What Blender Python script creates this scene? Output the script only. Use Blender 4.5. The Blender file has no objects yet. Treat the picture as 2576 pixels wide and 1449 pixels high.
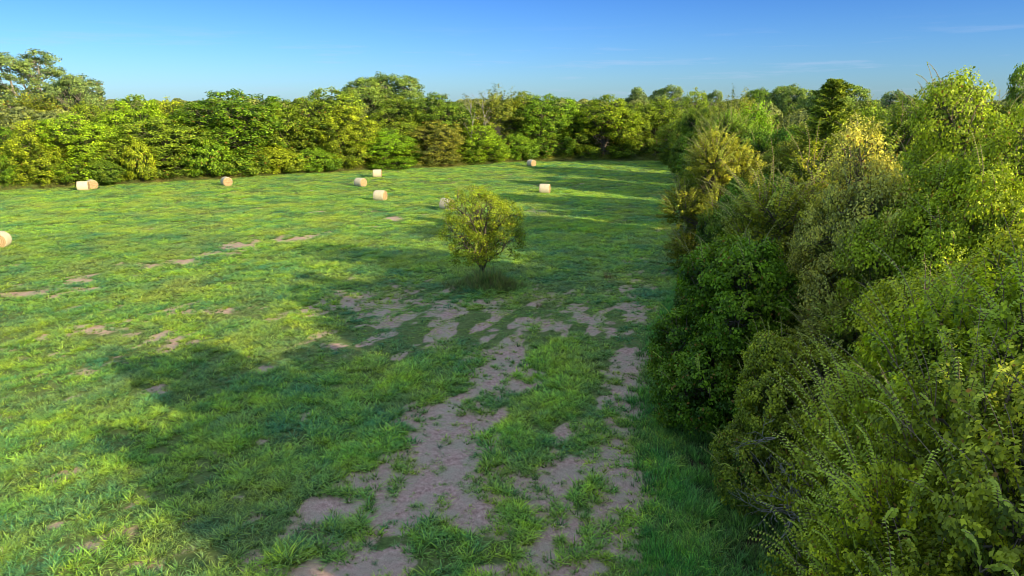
import bpy, math, random
import numpy as np
from mathutils import Vector
R = math.radians
sc = bpy.context.scene
C = sc.collection
TREES = True

# ------------------------------------------------------------------ camera, picture geometry
CAM_H = 14.5
F = 2576 * 24 / 36
PITCH = R(15.45)
HAX, HAY = 0.79, -0.61                      # horizontal direction towards the sun
SUN_EL = R(18.5)

def P(px, py):
    """photo pixel (2576 wide) -> ground point"""
    a = (px - 1288) / F; b = (724.5 - py) / F
    dx = a; dy = math.cos(PITCH) + b * math.sin(PITCH); dz = -math.sin(PITCH) + b * math.cos(PITCH)
    t = -CAM_H / dz
    return dx * t, dy * t
def XH(px, py, y):
    """world x and height of the point seen at px,py when it stands at distance y"""
    a = (px - 1288) / F; b = (724.5 - py) / F
    dy = math.cos(PITCH) + b * math.sin(PITCH); dz = -math.sin(PITCH) + b * math.cos(PITCH)
    t = y / dy
    return a * t, CAM_H + dz * t

# ------------------------------------------------------------------ noise
def _hash(ix, iy, s):
    h = (ix.astype(np.int64) * 374761393 + iy.astype(np.int64) * 668265263 + s * 1442695041) & 0xffffffff
    h = ((h ^ (h >> 13)) * 1274126177) & 0xffffffff
    return ((h ^ (h >> 16)) & 0xffff) / 65535.0
def vnoise(x, y, s=0):
    ix = np.floor(x); iy = np.floor(y); fx = x - ix; fy = y - iy
    fx = fx * fx * (3 - 2 * fx); fy = fy * fy * (3 - 2 * fy)
    a = _hash(ix, iy, s); b = _hash(ix + 1, iy, s); c = _hash(ix, iy + 1, s); d = _hash(ix + 1, iy + 1, s)
    return (a * (1 - fx) + b * fx) * (1 - fy) + (c * (1 - fx) + d * fx) * fy
def fbm(x, y, s=0, o=4):
    v = 0; a = .5; t = 0
    for k in range(o):
        v = v + a * vnoise(x * 2 ** k, y * 2 ** k, s + k * 17); t += a; a *= .55
    return v / t
def sst(a, b, x):
    t = np.clip((x - a) / (b - a), 0, 1); return t * t * (3 - 2 * t)

# ------------------------------------------------------------------ mesh helpers
def build_mesh(name, V, faces, attrs=None, mats=(), smooth=False, mat_idx=None):
    """faces: list of arrays (n,k)"""
    me = bpy.data.meshes.new(name)
    V = np.asarray(V, np.float32)
    me.vertices.add(len(V)); me.vertices.foreach_set('co', V.ravel())
    faces = [np.asarray(f, np.int32) for f in faces if len(f)]
    if faces:
        li = np.concatenate([f.ravel() for f in faces])
        tot = np.concatenate([np.full(len(f), f.shape[1], np.int32) for f in faces])
        st = np.concatenate([[0], np.cumsum(tot)[:-1]]).astype(np.int32)
        me.loops.add(len(li)); me.loops.foreach_set('vertex_index', li)
        me.polygons.add(len(tot)); me.polygons.foreach_set('loop_start', st)
        if smooth: me.polygons.foreach_set('use_smooth', np.ones(len(tot), bool))
        if mat_idx is not None: me.polygons.foreach_set('material_index', np.asarray(mat_idx, np.int32))
    for k, (typ, arr) in (attrs or {}).items():
        at = me.attributes.new(k, typ, 'POINT')
        arr = np.asarray(arr)
        if typ == 'FLOAT_VECTOR': at.data.foreach_set('vector', arr.astype(np.float32).ravel())
        elif typ == 'INT': at.data.foreach_set('value', arr.astype(np.int32))
        else: at.data.foreach_set('value', arr.astype(np.float32))
    for m in mats: me.materials.append(m)
    me.update(calc_edges=True)
    return me

def norm(v): return v / np.maximum(np.linalg.norm(v, axis=-1, keepdims=True), 1e-9)

def leaf_quads(c, n, L, W, rng, along=None, fold=.18):
    """rhombic leaves: centres, normals, lengths, widths"""
    N = len(c)
    n = norm(n)
    t = along if along is not None else rng.normal(size=(N, 3))
    t = t - n * (t * n).sum(1, keepdims=True); t = norm(t)
    b = np.cross(n, t)
    L = np.broadcast_to(L, N)[:, None]; W = np.broadcast_to(W, N)[:, None]
    V = np.stack([c - t * L / 2, c + b * W / 2 + n * W * fold - t * L * .08, c + t * L / 2 - n * L * .08, c - b * W / 2 + n * W * fold - t * L * .08], 1).reshape(-1, 3)
    Fa = np.arange(N * 4).reshape(-1, 4)
    return V, Fa

class Tubes:
    def __init__(s): s.V = []; s.F = []; s.n = 0
    def tube(s, pts, rad, k=5):
        pts = np.asarray(pts, float); m = len(pts)
        d = np.gradient(pts, axis=0); d = norm(d)
        up = np.array([0, 0, 1.]) if abs(d[0][2]) < .9 else np.array([1., 0, 0])
        a = norm(np.cross(d, up)); b = np.cross(d, a)
        th = np.arange(k) * 2 * math.pi / k
        rad = np.broadcast_to(rad, m)
        ring = pts[:, None] + (a[:, None] * np.cos(th)[None, :, None] + b[:, None] * np.sin(th)[None, :, None]) * rad[:, None, None]
        s.V.append(ring.reshape(-1, 3))
        i = np.arange(m - 1)[:, None] * k; j = np.arange(k)[None]; j2 = (j + 1) % k
        f = np.stack([i + j, i + j2, i + k + j2, i + k + j], -1).reshape(-1, 4) + s.n
        s.F.append(f); s.n += m * k
    def mesh(s, name, mat):
        return build_mesh(name, np.concatenate(s.V), [np.concatenate(s.F)], mats=[mat], smooth=True)

def bez(p0, p1, lift, m, rng, wig=.05):
    p0 = np.array(p0, float); p1 = np.array(p1, float)
    t = np.linspace(0, 1, m)[:, None]
    mid = (p0 + p1) / 2 + np.array([0, 0, lift])
    q = (1 - t) ** 2 * p0 + 2 * t * (1 - t) * mid + t * t * p1
    L = np.linalg.norm(p1 - p0)
    q[1:-1] += rng.normal(size=(m - 2, 3)) * L * wig
    return q

# ------------------------------------------------------------------ materials
def new_mat(name):
    m = bpy.data.materials.new(name); m.use_nodes = True
    nt = m.node_tree; nt.nodes.clear()
    return m, nt, nt.nodes, nt.links
def nd(nt, typ, **kw):
    n = nt.nodes.new(typ)
    for k, v in kw.items():
        if k == 'ins':
            for a, b in v.items(): n.inputs[a].default_value = b
        else: setattr(n, k, v)
    return n
def mixc(nt, fac, a, b, bt='MIX'):
    n = nt.nodes.new('ShaderNodeMix'); n.data_type = 'RGBA'; n.blend_type = bt
    for sock, val in ((n.inputs[0], fac), (n.inputs[6], a), (n.inputs[7], b)):
        if hasattr(val, 'is_output') or isinstance(val, bpy.types.NodeSocket): nt.links.new(val, sock)
        elif isinstance(val, (int, float)): sock.default_value = val
        else: sock.default_value = (*val, 1)
    return n.outputs[2]
def ramp(nt, src, pts):
    n = nt.nodes.new('ShaderNodeValToRGB'); nt.links.new(src, n.inputs[0])
    e = n.color_ramp.elements
    while len(e) < len(pts): e.new(.5)
    for q, (p, c) in zip(e, pts):
        q.position = p; q.color = (*c, 1) if not isinstance(c, (int, float)) else (c, c, c, 1)
    return n.outputs[0]
def noise(nt, scale, detail=3, rough=.55, vec=None, dim='3D'):
    n = nt.nodes.new('ShaderNodeTexNoise'); n.inputs['Scale'].default_value = scale
    n.inputs['Detail'].default_value = detail; n.inputs['Roughness'].default_value = rough
    if vec is not None: nt.links.new(vec, n.inputs['Vector'])
    return n.outputs['Fac']
def math_(nt, op, a, b=None, clamp=False):
    n = nt.nodes.new('ShaderNodeMath'); n.operation = op; n.use_clamp = clamp
    for i, v in enumerate((a, b)):
        if v is None: continue
        if isinstance(v, (int, float)): n.inputs[i].default_value = v
        else: nt.links.new(v, n.inputs[i])
    return n.outputs[0]
def attr(nt, name, typ='GEOMETRY'):
    n = nt.nodes.new('ShaderNodeAttribute'); n.attribute_name = name; n.attribute_type = typ
    return n
def leafy_out(nt, col, trans=.35, rough=.5, spec=.25, tmul=(1.15, 1.2, .5)):
    p = nd(nt, 'ShaderNodeBsdfPrincipled'); p.inputs['Roughness'].default_value = rough
    p.inputs['Specular IOR Level'].default_value = spec
    nt.links.new(col, p.inputs['Base Color'])
    t = nd(nt, 'ShaderNodeBsdfTranslucent'); nt.links.new(mixc(nt, 1.0, col, tmul, 'MULTIPLY'), t.inputs['Color'])
    mx = nd(nt, 'ShaderNodeMixShader'); mx.inputs[0].default_value = trans
    nt.links.new(p.outputs[0], mx.inputs[1]); nt.links.new(t.outputs[0], mx.inputs[2])
    o = nd(nt, 'ShaderNodeOutputMaterial'); nt.links.new(mx.outputs[0], o.inputs[0])

def leaf_material(name, trans=.35, tipcol=(.46, .47, .03), tipamt=.5):
    """leaf colour = object colour, varied per clump (tint) and per leaf (ltint)"""
    m, nt, N, L = new_mat(name)
    oi = nd(nt, 'ShaderNodeObjectInfo')
    a = attr(nt, 'tint').outputs['Fac']; b = attr(nt, 'ltint').outputs['Fac']
    geo = nd(nt, 'ShaderNodeNewGeometry')
    big = noise(nt, .45, 3, .6, geo.outputs['Position'])
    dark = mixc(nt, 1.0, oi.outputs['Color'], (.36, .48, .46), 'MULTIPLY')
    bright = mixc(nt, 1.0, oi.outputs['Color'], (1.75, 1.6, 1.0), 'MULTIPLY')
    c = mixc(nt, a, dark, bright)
    tip = math_(nt, 'MULTIPLY', math_(nt, 'SUBTRACT', big, .48, True), 2.2 * tipamt, True)
    c = mixc(nt, tip, c, tipcol)
    c2 = mixc(nt, 1.0, c, (1.75, 1.65, 1.1), 'MULTIPLY')
    c1 = mixc(nt, 1.0, c, (.45, .5, .55), 'MULTIPLY')
    c = mixc(nt, b, c1, c2)
    # the odd brown or yellow leaf
    odd = math_(nt, 'GREATER_THAN', b, .975)
    c = mixc(nt, odd, c, (.34, .19, .04))
    leafy_out(nt, c, trans)
    return m

def shoot_material(name):
    m, nt, N, L = new_mat(name)
    oi = nd(nt, 'ShaderNodeObjectInfo'); b = attr(nt, 'ltint').outputs['Fac']
    c = mixc(nt, .6, mixc(nt, 1.0, oi.outputs['Color'], (2.0, 2.0, 1.3), 'MULTIPLY'), (.80, .86, .12))
    c = mixc(nt, b, mixc(nt, 1.0, c, (.55, .65, .6), 'MULTIPLY'), c)
    leafy_out(nt, c, .4)
    return m
def bark_material(name, c1, c2, sc_=6):
    m, nt, N, L = new_mat(name)
    geo = nd(nt, 'ShaderNodeNewGeometry')
    mp = nd(nt, 'ShaderNodeMapping'); mp.inputs['Scale'].default_value = (1, 1, .25); L.new(geo.outputs['Position'], mp.inputs[0])
    n = noise(nt, sc_, 5, .65, mp.outputs[0])
    col = ramp(nt, n, [(.3, c1), (.7, c2)])
    p = nd(nt, 'ShaderNodeBsdfPrincipled'); p.inputs['Roughness'].default_value = .9; p.inputs['Specular IOR Level'].default_value = .1
    L.new(col, p.inputs['Base Color'])
    bp = nd(nt, 'ShaderNodeBump'); bp.inputs['Strength'].default_value = .6; bp.inputs['Distance'].default_value = .03
    L.new(n, bp.inputs['Height']); L.new(bp.outputs[0], p.inputs['Normal'])
    o = nd(nt, 'ShaderNodeOutputMaterial'); L.new(p.outputs[0], o.inputs[0])
    return m

M_shoot = shoot_material('leaf_shoot')
M_leaf = leaf_material('leaf_broad', .35)
M_leaf_plain = leaf_material('leaf_plain', .35, (.3, .3, .05), .35)
M_leaf_pale = leaf_material('leaf_pale', .25, (.2, .22, .08), .3)
M_bark = bark_material('bark_grey', (.07, .055, .04), (.22, .18, .14))
M_bark_pale = bark_material('bark_pale', (.2, .17, .13), (.5, .44, .36))
M_dead = bark_material('dead_wood', (.16, .14, .12), (.48, .44, .38), 9)
M_twig = bark_material('twig', (.18, .11, .08), (.50, .36, .27), 9)

# ------------------------------------------------------------------ tags
def tag(o, label=None, cat=None, group=None, kind=None):
    if label: o['label'] = label
    if cat: o['category'] = cat
    if group: o['group'] = group
    if kind: o['kind'] = kind
    return o
def link(name, me, parent=None):
    o = bpy.data.objects.new(name, me); C.objects.link(o)
    if parent: o.parent = parent
    return o
def empty(name, loc, rz=0, scale=(1, 1, 1)):
    o = bpy.data.objects.new(name, None); C.objects.link(o)
    o.location = loc; o.rotation_euler = (0, 0, rz); o.scale = scale; o.empty_display_size = .5
    return o

# ------------------------------------------------------------------ world, sun, camera
w = bpy.data.worlds.new('World'); sc.world = w; w.use_nodes = True
nt = w.node_tree; nt.nodes.clear()
sky = nt.nodes.new('ShaderNodeTexSky'); sky.sky_type = 'NISHITA'; sky.sun_disc = False
sky.sun_elevation = SUN_EL; sky.sun_rotation = math.atan2(HAX, HAY)
sky.air_density = 1.0; sky.dust_density = .3; sky.ozone_density = 2.2; sky.altitude = 200
tc = nt.nodes.new('ShaderNodeTexCoord')
# thin wisps and small low clouds, stretched along the horizon
mp = nt.nodes.new('ShaderNodeMapping'); mp.inputs['Scale'].default_value = (1.6, 1.6, 22)
nt.links.new(tc.outputs['Generated'], mp.inputs[0])
n1 = noise(nt, 3.2, 6, .6, mp.outputs[0])
wis = ramp(nt, n1, [(.55, 0.0), (.72, 1.0)])
sep = nt.nodes.new('ShaderNodeSeparateXYZ'); nt.links.new(tc.outputs['Generated'], sep.inputs[0])
low = ramp(nt, sep.outputs['Z'], [(0.0, .5), (.03, 1.0), (.065, .6), (.10, .0), (.2, .0)])
haze = ramp(nt, sep.outputs['Z'], [(0.0, 1.0), (.06, .7), (.25, .0)])
grade = ramp(nt, sep.outputs['Z'], [(0.0, (.52, .76, 1.06)), (.07, (.40, .66, 1.0)), (.14, (.29, .54, .92)), (.3, (.3, .6, .9))])
skyc = mixc(nt, 1.0, sky.outputs[0], grade, 'MULTIPLY')
skyc = mixc(nt, 1.0, skyc, (.94, 1.09, 1.36), 'MULTIPLY')
f = math_(nt, 'MULTIPLY', math_(nt, 'MULTIPLY', wis, low), .45)
cl = mixc(nt, f, skyc, (4.4, 5.2, 7.2))
# added fill light: flat bright colour over the unseen upper dome to lift shadows
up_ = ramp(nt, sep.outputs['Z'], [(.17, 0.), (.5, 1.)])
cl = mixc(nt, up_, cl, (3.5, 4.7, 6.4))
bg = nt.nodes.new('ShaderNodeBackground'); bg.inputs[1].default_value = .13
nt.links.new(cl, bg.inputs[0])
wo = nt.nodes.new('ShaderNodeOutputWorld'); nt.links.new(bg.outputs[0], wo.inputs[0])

sl = bpy.data.lights.new('sun', 'SUN'); sl.energy = 8.3; sl.angle = R(.5); sl.color = (1, .86, .52)
so = bpy.data.objects.new('sun', sl); C.objects.link(so)
sd = Vector((HAX * math.cos(SUN_EL), HAY * math.cos(SUN_EL), math.sin(SUN_EL)))
so.rotation_euler = sd.to_track_quat('Z', 'Y').to_euler(); so.location = (20, -20, 40)

cd = bpy.data.cameras.new('camera'); co = bpy.data.objects.new('camera', cd); C.objects.link(co)
cd.sensor_width = 36; cd.lens = 24; cd.clip_end = 6000; cd.clip_start = .1
co.location = (0, 0, CAM_H); co.rotation_euler = (math.pi / 2 - PITCH, 0, 0)
sc.camera = co
sc.view_settings.view_transform = 'Standard'; sc.view_settings.look = 'None'
sc.cycles.filter_width = .85
sc.view_settings.exposure = 0; sc.view_settings.gamma = 1

# ------------------------------------------------------------------ field maps
# patches given by where the photo shows them: px, py, half width px, half height px, strength
def patch_list(lst):
    out = []
    for px, py, rx, ry, s in lst:
        x, y = P(px, py)
        x1, _ = P(px + rx, py); _, ya = P(px, py - ry); _, yb = P(px, py + ry)
        out.append((x, y, abs(x1 - x), abs(ya - yb) / 2, s, x / max(y, 1)))
    return out
def patch_sum(lst, x, y):
    v = np.zeros_like(x)
    for cx, cy, rx, ry, s, sh in lst:
        dx = (x - cx - sh * (y - cy)) / rx; dy = (y - cy) / ry
        q = dx * dx + dy * dy
        v = np.maximum(v, s * np.exp(-q ** 1.5 * .7))
    return v
BARE = patch_list([
    (1130, 1060, 130, 70, 1.0), (1120, 1160, 130, 80, 1.1), (1180, 1020, 70, 60, .8), (1000, 1220, 170, 60, 1.05), (1120, 1240, 100, 70, 1.0),
    (880, 1290, 130, 60, 1.0), (1010, 1320, 70, 40, .9), (860, 1420, 190, 40, .85), (700, 1445, 90, 20, .7), (1270, 1020, 60, 30, .6),
    (1240, 950, 90, 30, .75), (1330, 900, 80, 25, .6), (1090, 1000, 60, 30, .7),
    (1575, 960, 45, 50, .9), (1570, 1040, 45, 50, .95), (1480, 1010, 45, 50, .55), (1560, 1130, 40, 40, .75), (1440, 1090, 60, 25, .6),
    (1545, 1260, 35, 60, .75), (1510, 1180, 60, 30, .6), (1330, 1260, 40, 50, .7), (1400, 1200, 40, 40, .6), (1340, 1350, 60, 40, .75), (1440, 1340, 50, 60, .7),
    (1550, 1390, 45, 50, .8), (1480, 1430, 60, 30, .7), (1200, 1430, 60, 30, .5), (1300, 1430, 60, 30, .6),
    (1290, 1170, 30, 40, .5), (1180, 762, 60, 10, .55), (975, 765, 18, 22, .5),
    (1360, 745, 35, 10, .6), (1560, 760, 25, 15, .3), (1600, 910, 40, 25, .5), (850, 880, 50, 10, .4), (820, 735, 40, 9, .45),
    (800, 1000, 40, 14, .55), (760, 1050, 40, 14, .5), (650, 1090, 40, 12, .5), (520, 1130, 40, 12, .4), (760, 1160, 50, 14, .5), (560, 1260, 50, 14, .5),
    (240, 830, 80, 14, .5), (350, 810, 40, 10, .55), (180, 880, 50, 14, .45), (30, 880, 40, 12, .45), (200, 1200, 60, 20, .35), (90, 1320, 50, 20, .35), (540, 775, 60, 12, .5),
    (610, 620, 55, 14, 1.05), (560, 636, 70, 8, .9), (740, 598, 60, 9, .9), (790, 590, 40, 6, .8), (470, 658, 55, 7, .95), (355, 665, 32, 8, .9), (600, 655, 40, 5, .6),
    (195, 706, 38, 9, 1.0), (120, 722, 60, 9, .9), (90, 740, 70, 7, .95), (200, 730, 50, 6, .7), (30, 745, 25, 6, .8), (262, 664, 22, 5, .6), (265, 593, 18, 3, .6),
    (385, 572, 16, 4, .9), (795, 534, 22, 3, .85), (935, 569, 30, 4, .85), (1000, 551, 24, 4, .85), (1065, 545, 16, 3, .6), (1340, 535, 28, 5, .85), (1600, 552, 34, 5, .75),
    (1600, 600, 25, 14, .45), (1640, 560, 20, 10, .4), (1650, 590, 25, 20, .45), (1500, 700, 20, 8, .4)])
LUSH = patch_list([
    (1430, 930, 75, 50, 1.0), (1380, 1010, 75, 50, 1.0), (1320, 1090, 60, 40, .95), (1260, 1180, 50, 50, .95), (1250, 1260, 50, 50, 1.0), (1420, 880, 60, 25, .9),
    (1370, 1180, 55, 40, .7), (1120, 1360, 90, 30, .9), (880, 1340, 70, 30, .8), (760, 1390, 100, 30, .9), (1100, 1400, 60, 25, .7),
    (1480, 1280, 45, 70, .7), (1480, 1380, 60, 50, .55), (1210, 1110, 50, 25, .7), (930, 1120, 130, 60, .8), (700, 1200, 120, 60, .8), (1000, 950, 140, 45, .7),
    (780, 990, 160, 45, .8), (870, 1050, 130, 40, .7), (560, 1060, 160, 60, .8), (1110, 890, 90, 30, .5), (820, 640, 150, 35, .6), (1080, 660, 160, 30, .8), (1350, 680, 110, 18, .8),
    (1640, 1000, 30, 60, .8), (1550, 1200, 20, 20, .3), (1450, 600, 200, 50, .6), (1350, 500, 200, 20, .4)])
SHORT = patch_list([
    (1000, 760, 160, 60, 1.0), (1150, 830, 260, 70, 1.0), (1450, 790, 200, 70, .9), (880, 880, 160, 50, .8), (1580, 700, 80, 80, .6), (1600, 880, 90, 70, .8),
    (1300, 950, 120, 60, .6), (1160, 1180, 200, 150, .9), (1500, 1250, 130, 200, .8), (900, 1400, 260, 90, .7), (300, 840, 160, 25, .4), (600, 790, 120, 20, .5), (450, 1000, 60, 20, .3)])
TALL = patch_list([(1680, 1080, 50, 90, .9), (1750, 1260, 110, 90, 1.0), (1850, 1380, 160, 90, 1.0), (1700, 1400, 110, 80, 1.0), (1640, 960, 20, 50, .6)])

BX = [(0, 478), (170, 470), (400, 458), (566, 448), (740, 437), (960, 428), (1100, 420), (1300, 408), (1480, 404), (1705, 404)]
BW = np.array([P(*q) for q in BX])
BW = np.vstack([[-150, 98], [-115, 108], BW])
RX = np.array([[4.5, -40], [5.5, 0], [6.6, 16], [5.9, 24], [6.5, 30], [8.6, 38], [13.5, 52], [17, 64], [22, 90], [30, 130], [41, 172]])   # foot of the right wood
def in_wood(x, y):
    """>0 inside the woods (metres-ish)"""
    a = y - np.interp(x, BW[:, 0], BW[:, 1])
    b = x - np.interp(y, RX[:, 1], RX[:, 0])
    return np.maximum(a, b)

def maps(x, y):
    wx = x + (fbm(x / 3, y / 3, 5, 2) - .5) * 2.2; wy = y + (fbm(x / 3, y / 3, 9, 2) - .5) * 2.2
    ru = x * .89 - y * .45 + (fbm(x / 9, y / 9, 15, 2) - .5) * 1.2; rv = x * .45 + y * .89
    n = fbm(ru / .95, rv / 2.3, 21, 4)
    nb = fbm(x / 9, y / 9, 33, 3)
    b = patch_sum(BARE, wx, wy)
    lu = patch_sum(LUSH, wx, wy)
    sh = patch_sum(SHORT, wx, wy)
    near = sst(60, 30, y)
    v = b * .84 - lu * .62 * (1 - .3 * sh) + sh * .06 + (n - .5) * (1.1 + .7 * np.clip(np.maximum(b, sh), 0, 1)) - .10 * sh * sst(32, 44, y) + (nb - .5) * .25 - .06
    fn = fbm(x / .42, y / .55, 61, 3)
    bare = sst(.27, .60, v + (fn - .5) * (1.3 + 2.6 * sh) - .03 - .10 * sh)      # where grass tufts are missing
    soil = sst(-.05, .42, v + sh * .30)                                    # where the ground between tufts is soil
    return bare, lu, sh, n, nb, soil

def ground_h(x, y):
    h = (fbm(x / 14, y / 14, 71, 3) - .5) * .35 + (fbm(x / 2.2, y / 2.2, 77, 3) - .5) * .08
    q = np.exp(-(((x + 2.5) / 3.4) ** 2 + ((y - 53) / 3.2) ** 2)) * .35
    return (h + q) * sst(700, 200, np.hypot(x, y))

# ------------------------------------------------------------------ ground
def lines(fine, coarse):
    return np.unique(np.round(np.concatenate([fine, coarse]), 3))
gx = lines(np.arange(-48, 24, .28), np.concatenate([np.arange(-140, -48, .9), np.arange(24, 90, 1.2), [-4000, -2500, -1500, -900, -600, -400, -280, -200, -165, 120, 160, 220, 320, 500, 800, 1400, 2400, 4000]]))
gy = lines(np.arange(14, 62, .26), np.concatenate([np.arange(62, 110, .5), np.arange(110, 190, 1.2), np.arange(-20, 14, 1.), [-1500, -600, -300, -120, -60, -35, 200, 220, 260, 330, 450, 650, 1000, 1600, 2600, 4500]]))
GX, GY = np.meshgrid(gx, gy)
gxf = GX.ravel(); gyf = GY.ravel()
_b, lu, sh, nn, nb, bare = maps(gxf, gyf)
V = np.stack([gxf, gyf, ground_h(gxf, gyf)], 1)
nx, ny = len(gx), len(gy)
i = np.arange(ny - 1)[:, None] * nx + np.arange(nx - 1)[None]
Fq = np.stack([i, i + 1, i + nx + 1, i + nx], -1).reshape(-1, 4)
litter = sst(-1.0, 1.5, in_wood(gxf, gyf))
m, nt, N, L = new_mat('soil_and_turf')
geo = nd(nt, 'ShaderNodeNewGeometry'); pos = geo.outputs['Position']
ab = attr(nt, 'bare').outputs['Fac']; al = attr(nt, 'litter').outputs['Fac']
nf = noise(nt, 5.5, 6, .7, pos); nm = noise(nt, .8, 4, .6, pos); nfine = noise(nt, 38, 4, .7, pos)
soil = ramp(nt, nf, [(.25, (.26, .135, .11)), (.5, (.62, .38, .32)), (.75, (.84, .59, .50))])
soil = mixc(nt, ramp(nt, nm, [(.4, 0.), (.65, 1.)]), soil, (.54, .43, .32))
specks = ramp(nt, nfine, [(.36, (.22, .21, .2)), (.5, (1, 1, 1)), (.7, (1.25, 1.22, 1.1))])
soil = mixc(nt, .75, soil, specks, 'MULTIPLY')
turf = ramp(nt, nf, [(.3, (.04, .06, .02)), (.6, (.13, .2, .05)), (.8, (.34, .3, .12))])
turf = mixc(nt, ramp(nt, nm, [(.35, 0.), (.7, .6)]), turf, (.26, .28, .1))
mask = math_(nt, 'ADD', ab, math_(nt, 'MULTIPLY', math_(nt, 'SUBTRACT', nfine, .5), 1.1))
mk = ramp(nt, mask, [(.35, 0.), (.6, 1.)])
col = mixc(nt, mk, turf, soil)
lit = ramp(nt, nf, [(.3, (.02, .014, .008)), (.7, (.10, .07, .04))])
col = mixc(nt, al, col, lit)
p = nd(nt, 'ShaderNodeBsdfPrincipled'); p.inputs['Roughness'].default_value = .95; p.inputs['Specular IOR Level'].default_value = .1
L.new(col, p.inputs['Base Color'])
bp = nd(nt, 'ShaderNodeBump'); bp.inputs['Strength'].default_value = .9; bp.inputs['Distance'].default_value = .08
L.new(math_(nt, 'ADD', nf, math_(nt, 'MULTIPLY', nfine, .4)), bp.inputs['Height']); L.new(bp.outputs[0], p.inputs['Normal'])
o = nd(nt, 'ShaderNodeOutputMaterial'); L.new(p.outputs[0], o.inputs[0])
gm = build_mesh('ground', V, [Fq], {'bare': ('FLOAT', bare), 'litter': ('FLOAT', litter)}, [m], smooth=True)
tag(link('ground', gm), kind='structure')

# ------------------------------------------------------------------ grass (points + its own tufts in one mesh, copied onto the points by nodes)
def tuft(rng, nb_, rad, h, w_, lean, curl=.5, segs=3):
    a = rng.uniform(0, 2 * math.pi, nb_); r = rad * np.sqrt(rng.uniform(0, 1, nb_))
    base = np.stack([r * np.cos(a), r * np.sin(a), np.full(nb_, -.01)], 1)
    az = a + rng.normal(0, .9, nb_)
    out = np.stack([np.cos(az), np.sin(az), np.zeros(nb_)], 1)
    side = np.stack([-np.sin(az), np.cos(az), np.zeros(nb_)], 1)
    tw = rng.uniform(-1, 1, nb_)[:, None]
    side = norm(side + out * tw)
    H = h * rng.uniform(.55, 1.25, nb_)[:, None]; ln = (lean * rng.uniform(.3, 1.6, nb_))[:, None] * H
    W = w_ * rng.uniform(.7, 1.3, nb_)[:, None]
    Vs = []; T = []
    for k in range(segs + 1):
        t = k / segs
        c = base + out * ln * (t ** 1.7) + np.array([0, 0, 1.]) * H * (t - curl * t * t * .55)
        wd = W * (1 - t ** 1.6) * .5 + .0006
        Vs.append(c - side * wd); Vs.append(c + side * wd); T += [t, t]
    Vv = np.stack(Vs, 1)                        # nb, 2(segs+1), 3
    n = 2 * (segs + 1)
    idx = np.arange(nb_)[:, None, None] * n
    q = np.array([[2 * k, 2 * k + 1, 2 * k + 3, 2 * k + 2] for k in range(segs)])[None]
    return Vv.reshape(-1, 3), (idx + q).reshape(-1, 4), np.tile(T, nb_), np.repeat(rng.uniform(0, 1, nb_), n)

def grass_object(name, variants, pts, rot, scl, vid, tint, mat):
    Vs = []; Fs = []; bt = []; br = []; pid = []; n = 0
    for k, (v, f_, t, r_) in enumerate(variants):
        Vs.append(v); Fs.append(f_ + n); bt.append(t); br.append(r_); pid.append(np.full(len(v), k)); n += len(v)
    nv = n; npt = len(pts)
    Vall = np.concatenate(Vs + [pts])
    z = np.zeros
    at = {'pid': ('INT', np.concatenate(pid + [np.full(npt, -1)])),
          'vid': ('INT', np.concatenate([np.full(nv, -1), vid])),
          'bt': ('FLOAT', np.concatenate(bt + [z(npt)])), 'brnd': ('FLOAT', np.concatenate(br + [z(npt)])),
          'prot': ('FLOAT_VECTOR', np.concatenate([z((nv, 3)), rot])), 'pscl': ('FLOAT_VECTOR', np.concatenate([np.ones((nv, 3)), scl])),
          'tint': ('FLOAT', np.concatenate([z(nv), tint]))}
    me = build_mesh(name, Vall, Fs, at, [mat])
    o = link(name, me)
    g = bpy.data.node_groups.new(name + '_nodes', 'GeometryNodeTree')
    g.interface.new_socket('Geometry', in_out='INPUT', socket_type='NodeSocketGeometry')
    g.interface.new_socket('Geometry', in_out='OUTPUT', socket_type='NodeSocketGeometry')
    gi = g.nodes.new('NodeGroupInput'); go = g.nodes.new('NodeGroupOutput')
    def named(nm, dt):
        q = g.nodes.new('GeometryNodeInputNamedAttribute'); q.data_type = dt; q.inputs['Name'].default_value = nm
        return q.outputs['Attribute']
    def eq(s, k):
        c = g.nodes.new('FunctionNodeCompare'); c.data_type = 'INT'; c.operation = 'EQUAL'
        g.links.new(s, c.inputs['A'] if c.inputs['A'].type == 'INT' else c.inputs[2])
        (c.inputs[3]).default_value = k
        return c.outputs[0]
    def sepg(src, sel):
        s = g.nodes.new('GeometryNodeSeparateGeometry'); s.domain = 'POINT'
        g.links.new(src, s.inputs[0]); g.links.new(sel, s.inputs['Selection']); return s.outputs[0]
    pidn = named('pid', 'INT'); vidn = named('vid', 'INT'); rt = named('prot', 'FLOAT_VECTOR'); sn = named('pscl', 'FLOAT_VECTOR')
    points = sepg(gi.outputs[0], eq(pidn, -1))
    jn = g.nodes.new('GeometryNodeJoinGeometry')
    for k in range(len(variants)):
        v = sepg(gi.outputs[0], eq(pidn, k))
        ip = g.nodes.new('GeometryNodeInstanceOnPoints')
        g.links.new(points, ip.inputs['Points']); g.links.new(v, ip.inputs['Instance'])
        g.links.new(eq(vidn, k), ip.inputs['Selection'])
        g.links.new(rt, ip.inputs['Rotation']); g.links.new(sn, ip.inputs['Scale'])
        g.links.new(ip.outputs[0], jn.inputs[0])
    g.links.new(jn.outputs[0], go.inputs[0])
    md = o.modifiers.new('scatter', 'NODES'); md.node_group = g
    return o

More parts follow.
